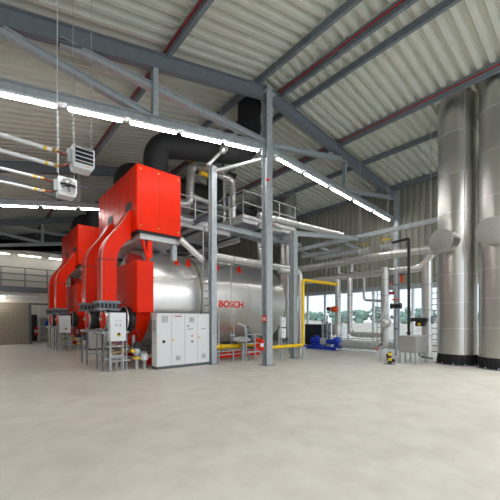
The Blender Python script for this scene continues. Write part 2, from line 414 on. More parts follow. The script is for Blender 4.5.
# ================================================================== boilers
BY = 13.3; R = 2.0; BZ = 2.65; BX0, BX1 = 4.95, 12.4
def disc_text(txt, size, m, parent, name, fit):
    cu = bpy.data.curves.new(name, 'FONT'); cu.body = txt; cu.size = size; cu.extrude = .004; cu.offset = .03*size
    o = bpy.data.objects.new(name, cu); COL.objects.link(o)
    dg = bpy.context.evaluated_depsgraph_get(); me = bpy.data.meshes.new_from_object(o.evaluated_get(dg))
    bpy.data.objects.remove(o)
    xs = [v.co.x for v in me.vertices]; ys = [v.co.y for v in me.vertices]
    x0, x1, y0, y1 = min(xs), max(xs), min(ys), max(ys)
    off = absloc(parent)
    for v in me.vertices:
        u = (v.co.x-x0)/(x1-x0); w = (v.co.y-y0)/(y1-y0)
        v.co = Vector(fit(u, w, v.co.z))-off
    me.materials.clear(); me.materials.append(m)
    o = bpy.data.objects.new(name, me); COL.objects.link(o); o.parent = parent
    return o
def boiler(label):
    t = thing('steam_boiler', label, 'boiler', (8.5, BY, 0), 'steam boilers side by side')
    pr = [(R-.06, 0), (R, .06), (R, BX1-BX0-.25), (R-.2, BX1-BX0), (.2, BX1-BX0+.12)]
    part('shell', MB().lathe(pr, (BX0, BY, BZ), (1, 0, 0), 96), M['shell'], t, smooth=30, label='horizontal cylinder in silver cladding')
    for X in (7.12,):
        part('rim_band', MB().lathe([(R+.003, 0), (R+.05, 0), (R+.05, .09), (R+.003, .09)], (X, BY, BZ), (1, 0, 0), 96, cap=False), M['olive'], t)
    for X in (9.75, 11.1):
        part('seam_band', MB().lathe([(R+.001, 0), (R+.008, 0), (R+.008, .06), (R+.001, .06)], (X, BY, BZ), (1, 0, 0), 96, cap=False), M['clad'], t)
    # red front cap and the box around its upper half
    cap = []
    for k in range(73):
        a = 2*math.pi*k/72
        cap.append((BY+math.sin(a)*(R+.015), min(BZ+math.cos(a)*(R+.015), 3.84)))
    cap = [p for i, p in enumerate(cap[:-1]) if p[1] < 3.84 or abs(cap[i-1][1]-3.84) > 1e-6 or cap[i+1][1] < 3.84]
    part('front_cap', MB().prism(cap, 'x', 4.46, 5.02), M['red'], t, bevel=.06, smooth=40, label='red round boiler front')
    part('inspection_cover', MB().lathe([(.2, 0), (.26, .03), (.26, .12), (.2, .5)], (4.42, 12.25, 4.05), (1, 0, 0), 28), M['red_dark'], t)
    part('front_box', MB().box(4.35, 4.97, 11.1, 15.5, 2.02, 3.87), M['red'], t, bevel=.02, label='red casing over the boiler front')
    for y in (11.85, 13.95):
        fl_ = part('burner_flange', MB().lathe([(.36, 0), (.45, 0), (.45, .06), (.38, .06), (.38, .12), (.45, .12), (.45, .18), (.4, .18), (.42, .3)], (4.16, y, 1.78), (1, 0, 0), 36), M['rubber'], t)
        part('ring', MB().lathe([(.43, 0), (.48, 0), (.48, .04), (.43, .04)], (4.13, y, 1.78), (1, 0, 0), 36, cap=False), M['clad'], fl_)
    # red lettering on the cladding
    def fit(u, w, e):
        zz = 2.30+.30*w; an = math.asin((zz-BZ)/(R+.004+e))
        return (8.02+1.36*u, BY-(R+.004+e)*math.cos(an), zz)
    disc_text('BOSCH', .3, M['red'], t, 'lettering', fit)
    # red lifting lugs on the top
    for X in (6.3, 6.85, 8.3, 9.6):
        part('lifting_lug', MB().prism([(X-.09, 4.0), (X+.09, 4.0), (X+.05, 4.3), (X-.05, 4.3)], 'y', 11.86, 11.96).prism([(X-.09, 4.0), (X+.09, 4.0), (X+.09, 4.04), (X-.09, 4.04)], 'y', 11.78, 11.99), M['red'], t)
    fr = part('base_rail', MB().beam((4.9, 11.55, .2), (10.6, 11.55, .2), .26, .2), M['red'], t, label='red steel base beam')
    part('base_rail', MB().beam((4.9, 15.05, .2), (10.6, 15.05, .2), .26, .2), M['red'], t)
    for X in (5.6, 8.2, 10.4):
        pts = [(11.5, .33)]+[(BY+math.sin(a)*(R-.01), BZ-math.cos(a)*(R-.01)) for a in [math.radians(-40+8*k) for k in range(11)]]+[(15.1, .33)]
        part('saddle', MB().prism(pts, 'x', X, X+.14), M['steel_dark'], t)
    return t
b1 = boiler('silver steam boiler with red front and red BOSCH lettering, nearest to the viewer')

# housing above the boiler front (flue gas cooler)
def housing(label):
    t = thing('flue_housing', label, 'machine housing', (5.2, 13.35, 4.9), 'red housings above the boiler fronts')
    part('casing', MB().box(4.35, 6.07, 11.1, 15.6, 4.95, 7.28), M['red'], t, bevel=.015)
    for X in (4.48, 5.16, 5.95):
        for z in (5.1, 7.12):
            part('bolt', MB().cyl((X, 11.1, z), (X, 11.075, z), .03, 8), M['brass'], t)
    part('panel_seam', MB().box(5.195, 5.205, 11.094, 11.1, 4.97, 7.26), M['red_dark'], t)
    part('panel_seam', MB().box(4.49, 4.5, 11.094, 11.1, 4.97, 7.26), M['red_dark'], t)
    for y in (11.7, 12.3, 12.9, 13.5, 14.1, 14.7, 15.2):
        part('panel_seam', MB().box(4.344, 4.35, y, y+.012, 4.97, 7.26), M['red_dark'], t)
    for y in (11.85, 13.95):
        part('duct_opening', MB().box(4.335, 4.35, y-.25, y+.3, 5.72, 6.08), M['dark'], t)
    part('gasket', MB().box(4.4, 6.1, 11.13, 15.57, 4.87, 4.95), M['black'], t)
    fr = part('base_frame', MB().box(4.5, 6.1, 11.2, 15.5, 4.66, 4.87), M['steel_pale'], t, bevel=.01)
    for X in (4.9, 5.9):
        for y in (11.35, 15.2):
            part('foot', MB().box(X-.09, X+.09, y-.09, y+.09, 4.05, 4.66), M['red'] if X < 5 else M['steel'], fr)
    part('strut', MB().tube([(4.62, 11.3, 4.66), (4.86, 11.3, 3.9)], .06), M['red'], fr)
    return t
h1 = housing('large red sheet metal housing with bolts above the nearest boiler front')

def burner(y0, label):
    """S-shaped red air duct, damper and burner drum"""
    y1 = y0+.56; yc = (y0+y1)/2
    t = thing('boiler_burner', label, 'burner', (3.6, yc, 0), 'burners with red air ducts')
    outer = [(3.33, 2.42), (3.33, 3.9), (3.37, 4.2), (3.46, 4.45), (3.62, 4.72), (3.82, 4.97), (4.08, 5.36), (4.2, 5.62), (4.345, 5.78)]
    inner = [(3.83, 2.42), (3.83, 3.86), (3.87, 4.1), (3.97, 4.33), (4.12, 4.51), (4.36-.02, 4.72)]
    part('air_duct', MB().prism(outer+inner[::-1], 'y', y0, y1), M['red'], t, label='red S-shaped air duct')
    ef = MB()
    for k in range(len(outer)-2):
        a, b = outer[k], outer[k+1]
        ef.prism([(a[0]-.02, a[1]), (b[0]-.02, b[1]), (b[0]+.005, b[1]), (a[0]+.005, a[1])], 'y', y0-.02, y0)
    part('joint_flange', MB().box(3.29, 3.87, y0-.03, y1+.03, 3.84, 3.88), M['red_dark'], t)
    part('duct_edge', ef, M['olive'], t)
    d = part('damper_frame', MB().box(3.2, 3.95, y0-.04, y1+.04, 2.33, 2.42).box(3.2, 3.95, y0-.04, y1+.04, 2.1, 2.16), M['steel_dark'], t)
    part('louvre', MB().box(3.24, 3.91, y0, y1, 2.16, 2.33), M['dark'], d)
    for k in range(5):
        part('blade', MB().box(3.26+k*.13, 3.29+k*.13, y0-.02, y0, 2.16, 2.33), M['steel_dark'], d)
    part('drum', MB().lathe([(.35, 0), (.37, .04), (.37, .25), (.33, .3), (.36, .36), (.33, .42), (.36, .48), (.36, .64)], (3.5, yc-.03, 1.75), (1, 0, 0), 32), M['rubber'], t)
    c = part('end_disc', MB().lathe([(.25, 0), (.31, .01), (.33, .05), (.33, .1)], (3.4, yc-.03, 1.75), (1, 0, 0), 36), M['red'], t, label='round red burner cover')
    part('disc_rim', MB().lathe([(.33, .03), (.37, .03), (.37, .1), (.33, .1)], (3.4, yc-.03, 1.75), (1, 0, 0), 36, cap=False), M['clad'], c)
    part('knob', MB().cyl((3.32, yc-.03, 1.78), (3.4, yc-.03, 1.78), .05), M['steel_pale'], c)
    part('throat', MB().box(3.6, 3.95, yc-.25, yc+.25, 2.06, 2.12), M['steel_dark'], t)
    sf = part('support_frame', MB().box(3.3, 4.2, yc-.42, yc+.42, 1.28, 1.36), M['steel'], t)
    for X in (3.36, 4.14):
        for s in (-.38, .38):
            part('leg', MB().box(X-.022, X+.022, yc+s-.022, yc+s+.022, 0, 1.28), M['steel_dark'], sf)
    part('cross_bar', MB().box(3.33, 4.17, yc-.4, yc-.36, .4, .45), M['steel'], sf)
    part('cross_bar', MB().box(3.34, 3.38, yc-.36, yc+.36, .55, .6), M['steel'], sf)
    return t
bu = burner(11.6, 'front burner of the near boiler with S-shaped red duct and red round cover')
bu2 = burner(13.7, 'back burner of the near boiler with darker red duct, left of the front one')
def flue(X, Y, z0, zt, pts, label):
    t = thing('flue_duct', label, 'duct', (X, Y, z0), 'black insulated flue ducts')
    part('duct', MB().tube(pts, .48, .75, 28, 10), M['black'], t, smooth=50)
    part('collar', MB().lathe([(.485, 0), (.53, 0), (.53, .06), (.485, .06)], (X, Y, z0), (0, 0, 1), 28, cap=False), M['steel_dark'], t)
    return t
f1 = flue(5.46, 12.0, 7.28, 9, [(5.46, 12.0, 7.28), (5.46, 12.0, 8.7), (8.78, 10.2, 8.75), (8.78, 10.2, 11.4)], 'thick black flue duct rising from the near red housing and turning right under the roof')
f2 = flue(5.2, 14.7, 7.28, 9, [(5.2, 14.7, 7.28), (5.2, 14.7, 8.5), (8.4, 14.7, 8.5), (10.2, 14.7, 8.5), (10.2, 14.7, 12)], 'black flue duct at the back of the near red housing')

# switch box on legs beside the burner
def switch_box(label):
    t = thing('switch_box', label, 'electrical box', (3.46, 11.3, 0), 'white switch boxes on legs')
    part('enclosure', MB().box(3.44, 3.98, 11.12, 11.36, 1.03, 2.0), M['white'], t, bevel=.012)
    part('door', MB().box(3.455, 3.965, 11.1, 11.12, 1.045, 1.985), M['white'], t)
    for x in (3.66, 3.76, 3.82):
        part('push_button', MB().cyl((x, 11.1, 1.72), (x, 11.085, 1.72), .018, 10), M['grille'], t)
    for x in (3.65, 3.78):
        part('signal_lamp', MB().cyl((x, 11.1, 1.58), (x, 11.08, 1.58), .02, 10), M['plinth'], t)
    sw = part('main_switch', MB().box(3.67, 3.79, 11.09, 11.1, 1.2, 1.3), M['yellow'], t)
    part('switch_knob', MB().cyl((3.73, 11.09, 1.28), (3.73, 11.05, 1.28), .04, 12), M['dark'], sw)
    for x in (3.5, 3.92):
        part('leg', MB().box(x-.022, x+.022, 11.22, 11.265, 0, 1.03), M['steel'], t)
    for k in range(5):
        part('cable_gland', MB().cyl((3.56+k*.08, 11.24, 1.03), (3.56+k*.08, 11.24, .93), .018, 8), M['plinth'], t)
    part('rail', MB().box(3.47, 3.95, 11.2, 11.24, .5, .55), M['steel_pale'], t)
    return t
sb = switch_box('white switch box with yellow main switch on legs before the near boiler burner')

# gas trains below the burners
def gas_train(label):
    t = thing('gas_train', label, 'gas valve train', (4.3, 11.5, 0), 'gas trains under the burners')
    part('pipe', MB().tube([(4.4, 11.55, 1.2), (4.4, 11.55, .55), (4.8, 11.3, .55)], .05, .1), M['steel'], t)
    part('valve_body', MB().ball((4.42, 11.3, .62), .13, .13, .16), M['steel_pale'], t)
    part('actuator', MB().box(4.33, 4.53, 11.2, 11.4, .74, .95), M['dark'], t, bevel=.015)
    part('sight_glass', MB().cyl((4.25, 11.28, .66), (4.25, 11.2, .66), .06), M['yellow'], t)
    part('stand', MB().box(4.38, 4.46, 11.26, 11.34, 0, .5), M['steel'], t)
    part('foot_bracket', MB().box(4.3, 4.54, 11.2, 11.4, .36, .42), M['yellow'], t)
    part('filter', MB().lathe([(.1, 0), (.13, .03), (.13, .2), (.08, .24)], (4.66, 11.2, .3), (0, 0, 1), 18), M['white'], t)
    part('support', MB().box(4.62, 4.7, 11.16, 11.24, 0, .3), M['steel'], t)
    part('cable_loop', MB().tube([(4.42, 11.3, .95), (4.46, 11.2, 1.3), (4.3, 11.3, 1.5), (4.2, 11.4, 1.2)], .015, .08, 8), M['dark'], t)
    return t
gt = gas_train('small gas valve train with yellow fittings on the floor left of the grey cabinets')
def pipe_stand(label):
    t = thing('pipe_manifold', label, 'pipework', (3.75, 11.4, 0), 'pipe manifolds below the switch boxes')
    for k, z in enumerate((.32, .62, .82)):
        part('header', MB().tube([(3.5, 11.45+.08*k, z), (4.25, 11.45+.08*k, z)], .035), (M['steel_pale'], M['brass'], M['clad'])[k], t)
    for k in range(4):
        part('riser', MB().tube([(3.6+k*.17, 11.47, 0), (3.6+k*.17, 11.47, .95)], .018, seg=8), M['steel_pale'], t)
        part('valve', MB().ball((3.6+k*.17, 11.43, .72), .045), (M['brass'], M['dark'], M['yellow'], M['steel'])[k], t)
    return t
ps = pipe_stand('cluster of small pipes and valves below the near white switch box')

# control cabinets
def cabinets(label):
    x0, x1, y0, y1, zt = 4.86, 7.06, 10.62, 11.02, 1.99
    t = thing('control_cabinet', label, 'cabinet', ((x0+x1)/2, y0, 0), 'grey control cabinet rows')
    part('plinth', MB().box(x0, x1, y0+.01, y1, 0, .1), M['plinth'], t)
    part('body', MB().box(x0, x1, y0, y1, .1, zt), M['cab'], t, bevel=.008)
    w = (x1-x0)/4
    def grille(d, cx, cz, s=.17):
        part('vent', MB().box(cx-s/2, cx+s/2, y0-.038, y0-.025, cz-s/2, cz+s/2), M['grille'], d)
        for k in range(4):
            z = cz-s/2+s*(k+.5)/4
            part('slat', MB().box(cx-s/2+.01, cx+s/2-.01, y0-.046, y0-.038, z-.008, z+.008), M['steel_pale'], d)
    for k in range(4):
        a = x0+k*w+.006; b = x0+(k+1)*w-.006; c = (a+b)/2
        d = part('door', MB().box(a, b, y0-.025, y0, .11, zt-.01), M['cab'], t, bevel=.006)
        if k == 0:
            grille(d, c+.02, 1.78, .24)
            part('panel_sticker', MB().box(c-.06, c+.06, y0-.03, y0-.025, 1.3, 1.36), M['white'], d)
            part('panel_sticker', MB().box(c-.05, c+.06, y0-.03, y0-.025, 1.12, 1.2), M['white'], d)
            part('rotary_switch', MB().cyl((c-.02, y0-.025, .98), (c-.02, y0-.06, .98), .05), M['dark'], d)
        if k == 1:
            part('name_plate', MB().box(c-.13, c+.15, y0-.03, y0-.025, 1.87, 1.9), M['red_dark'], d)
            h = part('latch', MB().box(a+.03, a+.08, y0-.045, y0-.025, 1.0, 1.07), M['yellow'], d)
            grille(d, c, .36)
        if k == 2:
            grille(d, c+.02, 1.76, .2)
            part('display', MB().box(c-.16, c-.1, y0-.03, y0-.025, 1.5, 1.56), M['plinth'], d)
            part('label_strip', MB().box(c-.16, c+.08, y0-.03, y0-.025, 1.4, 1.42), M['plinth'], d)
            part('lamp_button', MB().cyl((c+.03, y0-.025, 1.15), (c+.03, y0-.05, 1.15), .03), M['orange'], d)
            part('key_switch', MB().cyl((c+.03, y0-.025, .94), (c+.03, y0-.05, .94), .035), M['dark'], d)
        if k == 3:
            part('label_strip', MB().box(c-.12, c+.08, y0-.03, y0-.025, 1.4, 1.42), M['plinth'], d)
            part('latch', MB().box(a+.03, a+.08, y0-.045, y0-.025, 1.05, 1.12), M['yellow'], d)
            grille(d, c, .36)
    part('side_plate', MB().box(x0-.006, x0, y0+.06, y1-.06, 1.35, 1.75), M['grille'], t)
    return t
cb = cabinets('row of light grey control cabinets with four doors standing before the near boiler')

# second boiler line, further left and back
D2 = (.22, 9.3, 0)
dup(b1, D2, 'steam boiler with red front farther back on the left, mostly hidden by the near one')
dup(h1, D2, 'red sheet metal housing farther back, above the second boiler front')
dup(bu, D2, 'front burner of the far boiler with bright red S-shaped duct')
dup(bu2, D2, 'back burner of the far boiler, leftmost red duct')
dup(f1, D2, 'black flue duct rising from the far red housing')
dup(f2, D2, 'black flue duct at the back of the far red housing')
dup(sb, D2, 'white switch box on legs at the far boiler, smaller and left')
dup(gt, D2, 'gas valve train on the floor below the far boiler')
dup(ps, D2, 'cluster of small pipes below the far white switch box')
dup(cb, D2, 'light grey control cabinets at the far boiler, end showing between the burners')
# ================================================================== steel stacks
def stack(X, Y, r, label, noz=None, nz=4.65, nr=.45, seams=(), skirt=True):
    t = thing('steel_stack', label, 'chimney stack', (X, Y, 0), 'stainless steel stacks')
    z0 = .42 if skirt else .6
    part('shell', MB().lathe([(r, z0), (r, 11.3)], (X, Y, 0), (0, 0, 1), 64), M['inox'], t)
    for z in seams:
        part('seam_band', MB().lathe([(r, 0), (r+.012, 0), (r+.012, .035), (r, .035)], (X, Y, z), (0, 0, 1), 64, cap=False), M['clad'], t)
    part('vertical_seam', MB().box(X-r*.80-.012, X-r*.80+.012, Y-r*.62-.01, Y-r*.62+.02, z0, 11.2), M['clad'], t)
    if skirt:
        sk = part('skirt', MB().lathe([(r-.02, .03), (r-.02, .42)], (X, Y, 0), (0, 0, 1), 48), M['black'], t)
        part('base_ring', MB().lathe([(r-.1, 0), (r+.07, 0), (r+.07, .03), (r-.1, .03)], (X, Y, 0), (0, 0, 1), 48), M['steel_dark'], t)
        for k in range(22):
            a = 2*math.pi*k/22
            d = Vector((math.cos(a), math.sin(a), 0)); e = Vector((-d.y, d.x, 0))*.012; c = Vector((X, Y, 0))
            vs = []
            for s in (-1, 1):
                vs += [c+d*(r-.02)+e*s+Vector((0, 0, .03)), c+d*(r+.06)+e*s+Vector((0, 0, .03)), c+d*(r+.01)+e*s+Vector((0, 0, .41)), c+d*(r-.02)+e*s+Vector((0, 0, .41))]
            part('gusset', MB().add(vs, [(0, 1, 2, 3), (7, 6, 5, 4), (0, 4, 5, 1), (1, 5, 6, 2), (2, 6, 7, 3), (3, 7, 4, 0)]), M['black'], sk)
            if k % 2: part('anchor_bolt', MB().cyl((c+d*(r+.04)+e*5), (c+d*(r+.04)+e*5+Vector((0, 0, .09))), .018, 8), M['steel_pale'], sk)
    else:
        for k in range(4):
            a = math.pi/4+math.pi*k/2; c = Vector((X+math.cos(a)*(r-.1), Y+math.sin(a)*(r-.1), 0))
            part('leg', MB().cyl(c, c+Vector((0, 0, .6)), .07), M['steel'], t)
    if noz:
        d = Vector((noz[0], noz[1], 0)).normalized(); c = Vector((X, Y, nz))
        n = part('nozzle', MB().lathe([(nr-.03, .3), (nr-.03, 1.0)], c, d, 40), M['inox'], t, label='short side branch of the stack')
        part('blind_cap', MB().lathe([(nr, 0), (nr, .05), (nr-.02, .06)], c+d*.98, d, 40), M['boxgrey'], n, label='round blank cover')
        for k in range(3):
            a = k*2.1+.4; e1 = d.cross(Vector((0, 0, 1)))
            p = c+d*1.04+(e1*math.cos(a)+Vector((0, 0, 1))*math.sin(a))*nr*.2*(k > 0)
            part('rivet', MB().cyl(p, p+d*.012, .014, 8), M['plinth'], n)
    return t
stack(14.62, 4.25, .67, 'left big steel stack of the pair at right, with round blank side branch', (-.96, .28), 4.8, .47, (1.4, 2.4, 3.5, 5.9, 7.4, 9.0))
stack(14.35, 2.78, .67, 'right big steel stack of the pair, its round cover facing the viewer', (-.985, .1), 4.8, .46, (1.45, 2.5, 3.55, 6.1, 7.7, 9.2))
stack(16.5, 15.05, .6, 'steel stack rising behind the shorter column in the middle of the hall', None, 0, 0, (2.0, 4.6, 7.0), False)
stack(15.4, 16.2, .55, 'darker steel stack half hidden behind the tall central column', None, 0, 0, (2.0, 4.6, 7.0), False)

# ================================================================== pipework
def pipe(label, pts, r, bend=.3, m='clad', group=None, bands=(), cat='pipe', name='insulated_pipe', bm_='steel_pale', br=.012, bl=.05):
    pts = [Vector(p) for p in pts]
    t = thing(name, label, cat, tuple(pts[0]), group)
    part('run', MB().tube(pts, r, bend, 18, 8), M[m], t, smooth=50)
    for i, f in bands:
        a, b = pts[i], pts[i+1]; d = (b-a).normalized(); p = a.lerp(b, f)
        part('joint_band', MB().lathe([(r, 0), (r+br, 0), (r+br, bl), (r, bl)], p, d, 18, cap=False), M[bm_], t)
    return t
G1 = 'insulated pipes at the window wall'
X1 = 16.0
p = [at(299, 270, X=X1), at(452, 244, X=X1)]; p[0].z = p[1].z = 5.05
pipe('upper thick silver pipe running from the middle of the hall to the steel stacks', p, .2, m='clad', group=G1, bands=[(0, f) for f in (.1, .25, .4, .55, .7, .85)])
q = [Vector((16.5, p[0].y, 4.28)), Vector((16.5, at(420, 265, X=16.5).y, 4.28)), Vector((16.5, at(426, 265, X=16.5).y-.35, 4.9))]
q[2] = Vector((16.5, q[1].y-.55, 4.9))
pipe('lower thick silver pipe under the upper one, bending up at its right end', q, .17, .4, group=G1, bands=[(0, f) for f in (.15, .4, .65, .9)])
for i, px in enumerate((339, 352, 395)):
    y = at(px, 270, X=16.0).y
    single('pipe_hanger', MB().box(15.96, 16.04, y-.06, y+.06, 4.46, 4.9).box(15.9, 16.6, y-.05, y+.05, 4.44, 4.47), M['white'],
           'white pipe support between the two thick silver pipes, %s from the left' % ('first', 'second', 'third')[i], 'pipe support', 'pipe supports')
# U of pipes before the windows
yv = at(385, 300, X=X1).y; yl = at(350, 300, X=X1).y; yp = at(340, 300, X=X1).y
pipe('big silver pipe standing before the windows, turning at the floor towards the blue pump', [(X1, yv, 4.45), (X1, yv, .36), (X1, yp, .36)], .19, .45, group=G1, bands=[(0, .15), (0, .35), (0, .6), (1, .3), (1, .6)])
pipe('silver pipe dropping before the windows and turning right at knee height', [(X1, yl, 4.1), (X1, yl, .95), (X1, yv-.0+.2, .95)], .145, .42, group=G1, bands=[(0, .3), (0, .6), (1, .4)])
y = at(338, 300, X=16.4).y
pipe('straight silver pipe rising from the round vessel at the blue pump', [(16.4, y, 1.55), (16.4, y, 4.15)], .17, 0, group=G1, bands=[(0, .25), (0, .6)])
v = thing('round_vessel', 'short round silver vessel above the blue pump', 'vessel', (16.4, y, .85))
part('body', MB().lathe([(.3, 0), (.34, .03), (.34, .66), (.3, .72)], (16.4, y, .85), (0, 0, 1), 32), M['clad'], v)
for k in range(3):
    a = 2.1*k+.3; part('leg', MB().cyl((16.4+.26*math.cos(a), y+.26*math.sin(a), .3), (16.4+.26*math.cos(a), y+.26*math.sin(a), .87), .03), M['steel'], v)
yr = at(427, 300, X=16.6).y
pipe('thick silver pipe standing beside the ladder near the stacks', [(16.6, yr, 0), (16.6, yr, 4.9)], .24, 0, group=G1, bands=[(0, .2), (0, .45), (0, .7)])
pipe('thin silver pipe bending before the window glass', [(16.6, at(364, 288, X=17.6).y, 4.28), (17.6, at(364, 288, X=17.6).y, 4.28), at(364, 300, X=17.6), at(382, 301, X=17.6)], .075, .2, group=G1)
# branch valve on the big pipe
a0 = at(385, 322, X=X1); t = thing('branch_valve', 'slanted silver valve body on the big pipe before the windows', 'valve', tuple(a0))
part('body', MB().lathe([(.14, 0), (.26, .1), (.26, .35), (.15, .5)], at(382, 326, X=X1-.25), at(391, 318, X=X1-.25)-at(382, 326, X=X1-.25), 24), M['clad'], t)
part('cap', MB().lathe([(.1, 0), (.1, .12)], at(391, 318, X=X1-.25), at(391, 318, X=X1-.25)-at(382, 326, X=X1-.25), 18), M['steel_pale'], t)
single('white_hose', MB().tube([at(385, 302, X=15.7), at(383, 316, X=15.7), at(377, 322, X=15.7), at(373, 318, X=15.7)], .035, .25, 10), M['white'], 'white hose curving before the window next to the big pipe', 'hose')
single('floor_pipe', MB().tube([(15.6, yv+.3, .1), (15.6, yp, .1)], .05), M['white'], 'thin white pipe lying on the floor below the big silver pipe', 'pipe')
# rack beams
yA = 3.9
for X, z, y0, y1, l in ((15.0, 6.03, 4.95, 13.0, 'long grey rack beam crossing before the window wall up to the stacks'), (15.6, 5.72, 10.2, 13.0, 'second grey rack beam just below and behind the long one'),
                        (16.9, 5.75, 9.2, 13.0, 'grey rack beam nearest the window wall')):
    single('rack_beam', MB().beam((X, y0, z), (X, y1, z), .2, .14, kind='U'), M['steel'], l, 'beam', 'pipe rack beams')
for i, y in enumerate((12.6, 11.2, 9.6)):
    single('rack_cross_beam', MB().beam((15.08, y, 5.88), (16.8, y, 5.70), .12, .1, kind='U'), M['steel'], 'short cross beam of the pipe rack, %s from the left' % ('first', 'second', 'third', 'fourth')[i], 'beam', 'pipe rack cross beams')
single('rack_beam', MB().beam((11.3, 9.8, 5.75), (14.9, 8.75, 5.92), .2, .16), M['steel'], 'grey beam from the shorter column to the long rack beam', 'beam', 'pipe rack beams')
single('rack_beam', MB().beam((11.25, 9.95, 5.72), (11.6, 12.6, 5.72), .2, .16), M['steel'], 'grey beam behind the top of the shorter column', 'beam', 'pipe rack beams')
for i, (px, X) in enumerate(((360, 15.0), (431, 15.0), (388, 16.0))):
    y = at(px, 230, X=X).y
    single('hanger_rod', MB().cyl((X, y, 6.1 if X < 16 else 5.24), (X, y, zr(X)-.02), .014, 8), M['steel_pale'], 'thin rod hanging from the roof to the pipe rack, %s' % ('left of the middle', 'close to the stacks', 'in the middle')[i], 'rod', 'hanger rods')
G2 = 'silver pipes along the boiler'
pipe('long silver pipe along the top of the near boiler at the lettering', [(7.5, 11.12, 4.42), (12.9, 11.12, 4.36)], .165, .3, group=G2, bands=[(0, f) for f in (.2, .45, .7, .9)])
pipe('silver pipe high up from behind the central column to the pipe rack', [(9.4, 10.3, 6.3), (15.3, 10.0, 6.42)], .15, .3, group=G2, bands=[(0, f) for f in (.15, .4, .65)])
pipe('short silver pipe below the high one at the shorter column', [(9.6, 10.5, 5.95), (10.9, 10.4, 5.9)], .11, .3, group=G2)
pipe('slanting pale pipe from under the red housing down to the slim column', [at(180, 239, Y=11.0), at(203, 260, Y=11.0)], .12, 0, 'clad', G2, [(0, .93)])
pipe('tall silver pipe in an upturned U beside the red housing', [(6.6, 12.9, 6.95), (7.4, 12.75, 6.95), (7.5, 12.75, 8.8), (8.3, 12.0, 8.6), (8.6, 11.7, 8.45)], .18, .35, group=G2, bands=[(1, .3), (1, .7), (2, .5)])
pipe('silver pipe above the platform bending down behind the railing', [(8.3, 12.7, 8.75), (9.85, 12.7, 8.8), (9.85, 12.7, 6.5)], .17, .4, group=G2, bands=[(0, .6), (1, .4)])
pipe('silver pipe stub low beside the tall upturned pipe', [(7.5, 12.75, 7.4), (8.4, 12.75, 7.3)], .12, .1, group=G2)
pipe('thin pale pipe behind the platform railing', [(9.5, 12.95, 8.7), (9.5, 12.95, 6.5)], .07, .1, group=G2)
pipe('silver pipe elbow behind the shorter column', [(11.0, 10.6, 4.1), (12.2, 10.3, 4.1), (12.2, 10.3, 0)], .12, .25, group=G2)
def valve(c, label, body='steel_pale', wheel='red', ax=(1, 0, 0), s=1.0):
    c = Vector(c); t = thing('hand_valve', label, 'valve', tuple(c), 'hand valves on the pipes')
    ax = Vector(ax).normalized()
    part('body', MB().lathe([(.12*s, -.2*s), (.12*s, -.16*s), (.07*s, -.12*s), (.1*s, 0), (.07*s, .12*s), (.12*s, .16*s), (.12*s, .2*s)], c, ax, 20), M[body], t)
    part('stem', MB().cyl(c, c+Vector((0, 0, .26*s)), .03*s), M['steel_pale'], t)
    w = MB(); n = 20; pts = [c+Vector((math.cos(2*math.pi*k/n)*.15*s, math.sin(2*math.pi*k/n)*.15*s, .26*s)) for k in range(n+1)]
    w.tube(pts, .022*s, 0, 8)
    w2 = part('handwheel', w, M[wheel], t)
    for k in range(2):
        d = Vector((math.cos(k*1.57), math.sin(k*1.57), 0))*.15*s
        part('spoke', MB().cyl(c-d+Vector((0, 0, .26*s)), c+d+Vector((0, 0, .26*s)), .012*s, 6), M[wheel], w2)
    return t
valve((7.45, 12.78, 9.0), 'hand valve on top of the tall upturned silver pipe', 'brass', 'red_dark')
valve((7.9, 12.3, 8.35), 'yellow hand valve below the upturned silver pipe', 'yellow', 'steel_pale')
valve((9.0, 12.72, 9.05), 'blue hand valve on the pipe above the platform', 'blue', 'steel')
valve((9.8, 12.7, 9.02), 'dark hand valve at the bend above the platform', 'dark', 'plinth')
valve((10.5, 10.42, 6.02), 'hand valve with red wheel at the short pipe by the shorter column', 'steel', 'red', (1, 0, 0), .55)
valve(at(364, 251, X=16.0), 'silver valve with brass wheel on the upper thick silver pipe, left one', 'clad', 'brass', (0, 1, 0), 1.35)
valve(at(386, 246.5, X=16.0), 'silver valve with yellow wheel on the upper thick silver pipe, right one', 'steel_pale', 'yellow', (0, 1, 0), 1.35)
valve(at(402, 279, X=16.5), 'orange valve hanging before the wall cladding by the black riser', 'orange', 'dark', (0, 0, 1), .9)
valve(at(391, 287, X=16.2), 'small valve with red wheel on the big pipe before the windows', 'steel', 'red', (0, 1, 0), .8)
valve(at(393, 293, X=16.2), 'small red valve just below the red wheel on the big pipe', 'red_dark', 'steel', (0, 1, 0), .8)
valve(at(396, 306, X=15.6), 'black valve with orange edge at the wall column', 'dark', 'orange', (0, 1, 0), 1.2)
q = at(396, 306, X=15.7)
pipe('slim upright pipe carrying the black valve with orange edge', [(15.7, q.y, 0), (15.7, q.y, 4.3)], .06, 0, 'steel', None, [(0, .3), (0, .8)], 'pipe', 'slim_pipe', 'plinth', .03, .06)
t = thing('control_valve', 'black actuator on the thick pipe beside the ladder', 'valve', tuple(at(424, 322, X=16.2)))
c = at(424, 322, X=16.1)
part('actuator', MB().box(c.x-.2, c.x+.15, c.y-.15, c.y+.55, c.z+.02, c.z+.2), M['dark'], t, bevel=.03)
part('gearbox', MB().box(c.x-.15, c.x+.1, c.y-.05, c.y+.35, c.z-.2, c.z+.02), M['dark'], t, bevel=.03)
part('handwheel', MB().lathe([(.1, 0), (.2, .02), (.2, .05), (.1, .06)], c+Vector((-.05, -.35, .1)), (0, -1, 0), 20), M['plinth'], t)
part('bracket', MB().box(c.x+.1, 16.45, c.y-.08, c.y+.1, c.z-.1, c.z+.1), M['steel'], t)
part('gauge_face', MB().cyl(c+Vector((-.16, .15, -.1)), c+Vector((-.2, .15, -.1)), .07), M['yellow'], t)
